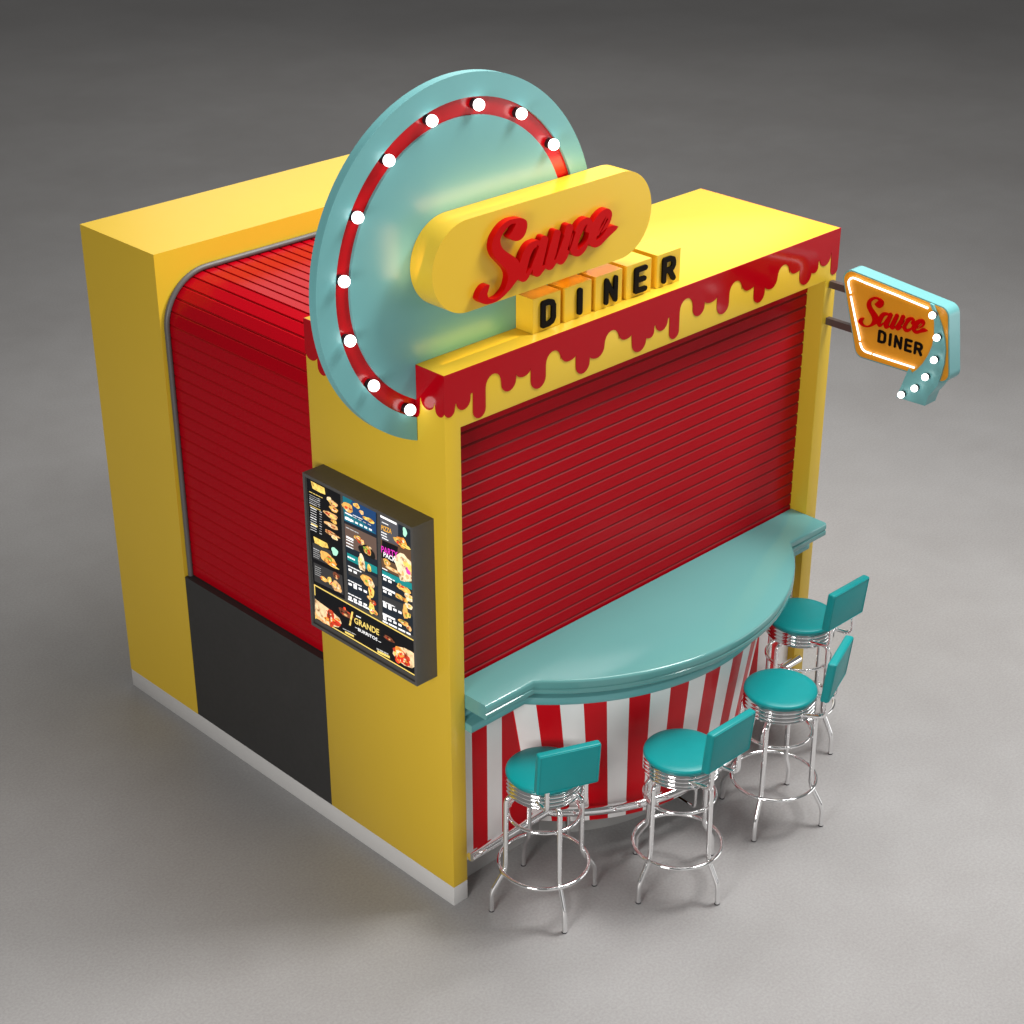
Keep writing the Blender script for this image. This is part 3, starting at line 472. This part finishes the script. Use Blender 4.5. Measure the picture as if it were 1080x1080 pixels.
# ------------------------------------------------------------------ menu board
menu = thing('menu_board', 'dark grey framed menu display with food pictures on yellow left pillar', 'menu board', (-.07, .5, 1.41))
my0, my1, mz0, mz1 = .092, .926, 1.411, 2.303
bm = bmesh.new()
t_ = .017; bt = .03
box(bm, -.136, -.0005, my0, my1, mz1 - t_, mz1); box(bm, -.136, -.0005, my0, my1, mz0, mz0 + t_)
box(bm, -.136, -.0005, my0, my0 + t_, mz0 + t_ + .0005, mz1 - t_ - .0005); box(bm, -.136, -.0005, my1 - t_, my1, mz0 + t_ + .0005, mz1 - t_ - .0005)
box(bm, -.124, -.0005, my0 + t_ + .0005, my1 - t_ - .0005, mz0 + t_ + .0005, mz1 - t_ - .0005)
finish('casing', bm, M['casing'], menu, smooth=30, bevel=.0025)
class Flat:
    def __init__(s): s.bm = bmesh.new(); s.mats = []; s.h = 0
    def idx(s, m):
        if m not in s.mats: s.mats.append(m)
        return s.mats.index(m)
    def poly(s, pts, m, dx):
        f = s.bm.faces.new([s.bm.verts.new((-.1245 - dx, y, z)) for y, z in pts]); f.material_index = s.idx(m)
FL = [Flat() for _ in range(4)]
scr = [q for q in QUADS if q[0] in ('screen', 'banner')]
for i, q in enumerate(scr):
    FL[3 if q[0] == 'banner' else i].poly(q[2], M['d_' + q[1]], .001)
def which(p):
    # banner below the slanting top edge, otherwise by column
    b0, b1 = scr[3][2][0], scr[3][2][1]; t = (p[0] - b0[0]) / (b1[0] - b0[0])
    if p[1] < b0[1] + t * (b1[1] - b0[1]): return 3
    c = [sum(v[0] for v in s_[2]) / 4 for s_ in scr[:3]]
    return min(range(3), key=lambda k: abs(p[0] - c[k]))
lay = [.0016, .0016, .0016, .0016]
for q in [q for q in QUADS if q[0] == 'patch']:
    cen = (sum(p[0] for p in q[2]) / 4, sum(p[1] for p in q[2]) / 4); k = which(cen)
    FL[k].poly(q[2], M['d_' + q[1]], lay[k]); lay[k] += .0003
lay = [.0045] * 4
for col, c, rx, rz in BLOBS:
    k = which(c); n = 16; ph = random.random() * 6
    pts = []
    for j in range(n):
        a = 2 * pi * j / n; w = 1 + .10 * sin(3 * a + ph) + .07 * sin(5 * a + ph * 2.3) + random.uniform(-.05, .05)
        pts.append((max(my0 + .02, min(my1 - .02, c[0] + rx * w * cos(a))), max(mz0 + .02, c[1] + rz * w * sin(a))))
    FL[k].poly(pts, M['f_' + col], lay[k]); lay[k] += .00005
tops = dict(tan=('salsa', 'cream', 'yellow', 'brown'), bun=('yellow', 'green', 'cream', 'salsa'), orange=('yellow', 'tomato', 'cream', 'brown'), yellow=('cream', 'green', 'orange', 'salsa'),
            salsa=('tomato', 'yellow', 'cream', 'brown'), tomato=('orange', 'cream', 'salsa'), cream=('tan', 'yellow', 'bun'), brown=('salsa', 'blackb', 'tan'))
for col, c, rx, rz in BLOBS:
    if col not in tops: continue
    for q_ in range(5 if rx > .02 else 3):     # fillings, highlights and shadows of each pictured dish
        a0, d0 = random.uniform(0, 2 * pi), random.uniform(.15, .8); cc = (c[0] + rx * d0 * cos(a0), c[1] + rz * d0 * sin(a0)); k = which(cc)
        sx_, sz_ = rx * random.uniform(.14, .34), rz * random.uniform(.14, .36)
        FL[k].poly([(max(my0 + .02, min(my1 - .02, cc[0] + sx_ * random.uniform(.8, 1.15) * cos(2 * pi * j / 9))), max(mz0 + .02, cc[1] + sz_ * random.uniform(.8, 1.15) * sin(2 * pi * j / 9))) for j in range(9)], M['f_' + random.choice(tops[col])], lay[k]); lay[k] += .00003
for col, a, b_, h in DASH:
    k = which(((a[0] + b_[0]) / 2, (a[1] + b_[1]) / 2)); L_ = hypot(b_[0] - a[0], b_[1] - a[1])
    if h < .011 and L_ > .035:      # a line of illegible small print: broken into word-length strokes
        t = 0
        while t < 1:
            w = min(random.uniform(.16, .34), 1 - t); u = t + w * .86
            p0 = (a[0] + (b_[0] - a[0]) * t, a[1] + (b_[1] - a[1]) * t); p1 = (a[0] + (b_[0] - a[0]) * u, a[1] + (b_[1] - a[1]) * u)
            FL[k].poly([(p0[0], p0[1] - h / 2), (p1[0], p1[1] - h / 2), (p1[0], p1[1] + h / 2), (p0[0], p0[1] + h / 2)], M['d_' + col], .0075); t += w
    else:
        FL[k].poly([(a[0], a[1] - h / 2), (b_[0], b_[1] - h / 2), (b_[0], b_[1] + h / 2), (a[0], a[1] + h / 2)], M['d_' + col], .0075)
for a, b_ in GOLD:
    d = Vector((b_[0] - a[0], b_[1] - a[1])).normalized() * .0035; n_ = (-d.y, d.x)
    FL[3].poly([(a[0] + n_[0], a[1] + n_[1]), (b_[0] + n_[0], b_[1] + n_[1]), (b_[0] - n_[0], b_[1] - n_[1]), (a[0] - n_[0], a[1] - n_[1])], M['d_gold'], .003)
for col, pl in POLYS:
    c = (sum(p[0] for p in pl) / len(pl), sum(p[1] for p in pl) / len(pl)); FL[which(c)].poly(pl, M['f_' + col], .0040)
for tg in TAGS:
    c = (sum(p[0] for p in tg) / len(tg), sum(p[1] for p in tg) / len(tg)); FL[which(c)].poly(tg, M['f_yellow'], .0078)
def word(txt, anchors, mat, k):
    """lettering on the display, fitted between its lower-left, lower-right and upper-left corners"""
    cu = bpy.data.curves.new('t', 'FONT'); cu.body = txt; cu.offset = .018; cu.resolution_u = 3; cu.fill_mode = 'FRONT'
    ob = bpy.data.objects.new('t', cu); COL.objects.link(ob); bpy.context.view_layer.update()
    me = ob.evaluated_get(bpy.context.evaluated_depsgraph_get()).to_mesh()
    vs = [v.co.copy() for v in me.vertices]; fs = [tuple(p.vertices) for p in me.polygons]
    x0, x1 = min(v.x for v in vs), max(v.x for v in vs); y0, y1 = min(v.y for v in vs), max(v.y for v in vs)
    bl, br, tl = [Vector(a) for a in anchors]
    for f in fs:
        FL[k].poly([tuple(bl + (br - bl) * ((vs[i].x - x0) / (x1 - x0)) + (tl - bl) * ((vs[i].y - y0) / (y1 - y0))) for i in f], mat, .0085)
    bpy.data.objects.remove(ob); bpy.data.curves.remove(cu)
word('GRANDE', TXT['GRANDE'], M['d_gold'], 3); word('BURRITOS', TXT['BURRITOS'], M['d_white'], 3)
M['d_magenta'] = display('menu_magenta', (.62, .03, .40)); M['d_amber'] = display('menu_amber', (.72, .36, .05))
word('PARTY', TXT['PARTY'], M['d_magenta'], 2); word('PACK', TXT['PACK'], M['d_white'], 2); word('PIZZA', TXT['PIZZA'], M['d_amber'], 2)
for k, F_ in enumerate(FL):
    bmesh.ops.recalc_face_normals(F_.bm, faces=F_.bm.faces)
    for f in F_.bm.faces:
        f.normal_update()
        if f.normal.x > 0: f.normal_flip()
    finish('banner_screen' if k == 3 else 'menu_screen', F_.bm, F_.mats, menu, smooth=0, recalc=False)

# ------------------------------------------------------------------ bar stools
def make_stool():
    root = thing('bar_stool', '', 'bar stool', (0, 0, 0), 0, 'chrome bar stools round the counter')
    bm = bmesh.new()
    lathe(bm, [(0, .822), (.188, .822), (.199, .826), (.204, .834), (.202, .843), (.192, .849), (.16, .853), (.10, .856), (.05, .857), (0, .857)], 56)
    finish('seat', bm, M['vinyl'], root, smooth=50)
    bm = bmesh.new(); pf = [(0, .727), (.185, .727)]
    for k in range(4):
        z = .7275 + k * .0238
        pf += [(.190, z + .001), (.199, z + .004), (.2035, z + .0115), (.199, z + .019), (.190, z + .0225)]
    pf += [(.186, .8235), (0, .8235)]
    lathe(bm, pf, 56); finish('seat_ring', bm, M['chrome'], root, smooth=60)
    leg_rz = rounded([(.13, 0, .722), (.212, 0, .716), (.217, 0, .26), (.297, 0, .122), (.297, 0, .004)], .035, 6)
    for k in range(4):
        bm = bmesh.new(); c, s = cos(k * pi / 2), sin(k * pi / 2)
        tube(bm, [(p.x * c, p.x * s, p.z) for p in leg_rz], .0142, 14)
        lg = finish('leg', bm, M['chrome'], root, smooth=50)
        bm = bmesh.new(); lathe(bm, [(0, .0005), (.0148, .0005), (.0152, .003), (.0146, .006), (0, .006)], 16, c=(.297 * c, .297 * s)); finish('glide', bm, M['socket'], lg)
    for nm, R, z, r in (('foot_ring', .2390, .252, .0108), ('brace_ring', .190, .575, .0095)):
        bm = bmesh.new(); tube(bm, [(R * cos(2 * pi * i / 72), R * sin(2 * pi * i / 72), z) for i in range(72)], r, 10, closed=True); finish(nm, bm, M['chrome'], root, smooth=60)
    # backrest pad, leaning slightly back
    bm = bmesh.new(); x1 = .313; th = .046; hw = .168; zb, zt, tilt = .928, 1.177, .025
    def P(u, v, w): return (x1 - th + u * th + tilt * w, -hw + v * 2 * hw, zb + (zt - zb) * w)
    vs = {}
    for iu in (0, 1):
        for iv in (0, 1):
            for iw in (0, 1): vs[iu, iv, iw] = bm.verts.new(P(iu, iv, iw))
    for q in (((0, 0, 0), (0, 1, 0), (0, 1, 1), (0, 0, 1)), ((1, 0, 0), (1, 0, 1), (1, 1, 1), (1, 1, 0)), ((0, 0, 0), (0, 0, 1), (1, 0, 1), (1, 0, 0)), ((0, 1, 0), (1, 1, 0), (1, 1, 1), (0, 1, 1)), ((0, 0, 0), (1, 0, 0), (1, 1, 0), (0, 1, 0)), ((0, 0, 1), (0, 1, 1), (1, 1, 1), (1, 0, 1))):
        bm.faces.new([vs[i] for i in q])
    bmesh.ops.bevel(bm, geom=list(bm.edges), offset=.010, segments=4, profile=.5, affect='EDGES')
    pad = finish('backrest', bm, M['vinyl'], root, smooth=50)
    bm = bmesh.new()
    for w0 in (.012,):
        ps = []
        e = .006
        for (v, w) in ((.03, .03), (.97, .03), (.97, .97), (.03, .97)):
            p = P(1, v, w); ps.append((p[0] + .0006, p[1], p[2]))
        rp = []
        for i in range(4):
            a, b_ = Vector(ps[i]), Vector(ps[(i + 1) % 4])
            for j in range(8): rp.append(tuple(a.lerp(b_, j / 8)))
        tube(bm, rp, .0022, 6, closed=True)
    finish('piping', bm, M['vinyl'], pad, smooth=60)
    for s in (-1, 1):
        bm = bmesh.new(); tube(bm, rounded([(.15, s * .105, .775), (.297, s * .105, .80), (.293, s * .105, .95)], .05, 8), .0125, 12); finish('back_bracket', bm, M['chrome'], root, smooth=50)
    return root
def copy_tree(o, parent=None):
    c = o.copy(); COL.objects.link(c); c.parent = parent
    for ch in list(o.children): copy_tree(ch, c)
    return c
STOOLS = [(.390, -.284, -113.5, 'teal chrome bar stool nearest the menu pillar, at the left end of counter'),
          (1.0215, -.6715, -90.8, 'teal chrome bar stool second from the menu pillar, before the striped bow'),
          (1.862, -.663, -70.2, 'teal chrome bar stool third from the menu pillar, with its backrest seen edge on'),
          (2.576, -.257, -90.8, 'teal chrome bar stool farthest from the menu pillar, below the blade sign')]
proto = make_stool()
for i, (x, y, a, lab) in enumerate(STOOLS):
    o = proto if i == 0 else copy_tree(proto)
    o['label'] = lab; STOOLS[i] = (o, x, y, a)
for o, x, y, a in STOOLS:
    o.location = (x, y, 0); o.rotation_euler = (0, 0, radians(a))

# ------------------------------------------------------------------ camera
cd = bpy.data.cameras.new('camera'); cam = bpy.data.objects.new('camera', cd); COL.objects.link(cam)
cam.location = (-5.06862, -5.62923, 6.31009); cam.rotation_euler = (radians(62.5127), radians(.0363), radians(-44.3639))
cd.sensor_width = 36; cd.lens = 1901.816 / 1080 * 36; cd.clip_end = 500; cd.clip_start = .1
sc.camera = cam

# ------------------------------------------------------------------ studio lamps
WORLD = 0.155
EXPO = 0.0
AREAS = [
 ('key_softbox', (4.3, -2.1, 8.2), (1.5, .2, .8), 2.0, 2.0, 520, (1, .98, .95)),
 ('top_softbox', (2.6, .8, 8.2), (1.7, .4, 0), 4.0, 4.0, 450, (1, .98, .95)),
 ('left_softbox', (-5.8, -2.4, 3.2), (.2, 1.0, .7), 2.2, 2.2, 280, (1, .98, .95)),
 ('front_wall_softbox', (-2.0, -12.0, 3.0), (1.2, 0, .8), 11, 5, 85, (1, .99, .98)),
 ('side_wall_softbox', (11.5, -7.5, 2.0), (2.5, 0, 1.6), 6, 3.6, 190, (1, .99, .98)),
 ('back_softbox', (13, 12.5, 8.5), (1.5, 1.5, 1.5), 12, 7, 230, (1, .97, .92)),
 # added warm fill lamps imitating reflected glow: on the pill's upper edge, at its left end, along the beam and over the letter blocks
 ('bounce_fill_top', (.62, .085, 3.772), (.62, .19, 3.875), 1.0, .07, 1.25, (1, .50, .20)),
 ('bounce_fill_end', (-.045, .085, 3.60), (-.13, .19, 3.64), .07, .24, .26, (1, .52, .22)),
 ('bounce_fill_beam', (.33, .09, 3.085), (.33, .19, 3.16), .50, .06, .36, (1, .68, .05)),
 ('bounce_fill_blocks', (.98, .115, 3.308), (.98, .130, 3.2), .64, .02, .26, (1, .42, .06)),
]

w = bpy.data.worlds.new('World'); sc.world = w; w.use_nodes = True
bg = w.node_tree.nodes['Background']; bg.inputs['Color'].default_value = (1, .985, .965, 1); bg.inputs['Strength'].default_value = WORLD
def area(name, loc, tgt, sx, sy, power, col=(1, 1, 1)):
    l = bpy.data.lights.new(name, 'AREA'); l.shape = 'RECTANGLE'; l.size = sx; l.size_y = sy; l.energy = power; l.color = col
    o = bpy.data.objects.new(name, l); COL.objects.link(o); o.location = loc
    o.rotation_euler = (Vector(tgt) - Vector(loc)).to_track_quat('-Z', 'Y').to_euler(); return o
for a in AREAS: area(*a)
sc.cycles.diffuse_bounces = 8
vs = sc.view_settings; sc.display_settings.display_device = 'sRGB'
vs.view_transform = 'Standard'; vs.look = 'None'; vs.exposure = EXPO; vs.gamma = 1; vs.use_curve_mapping = False
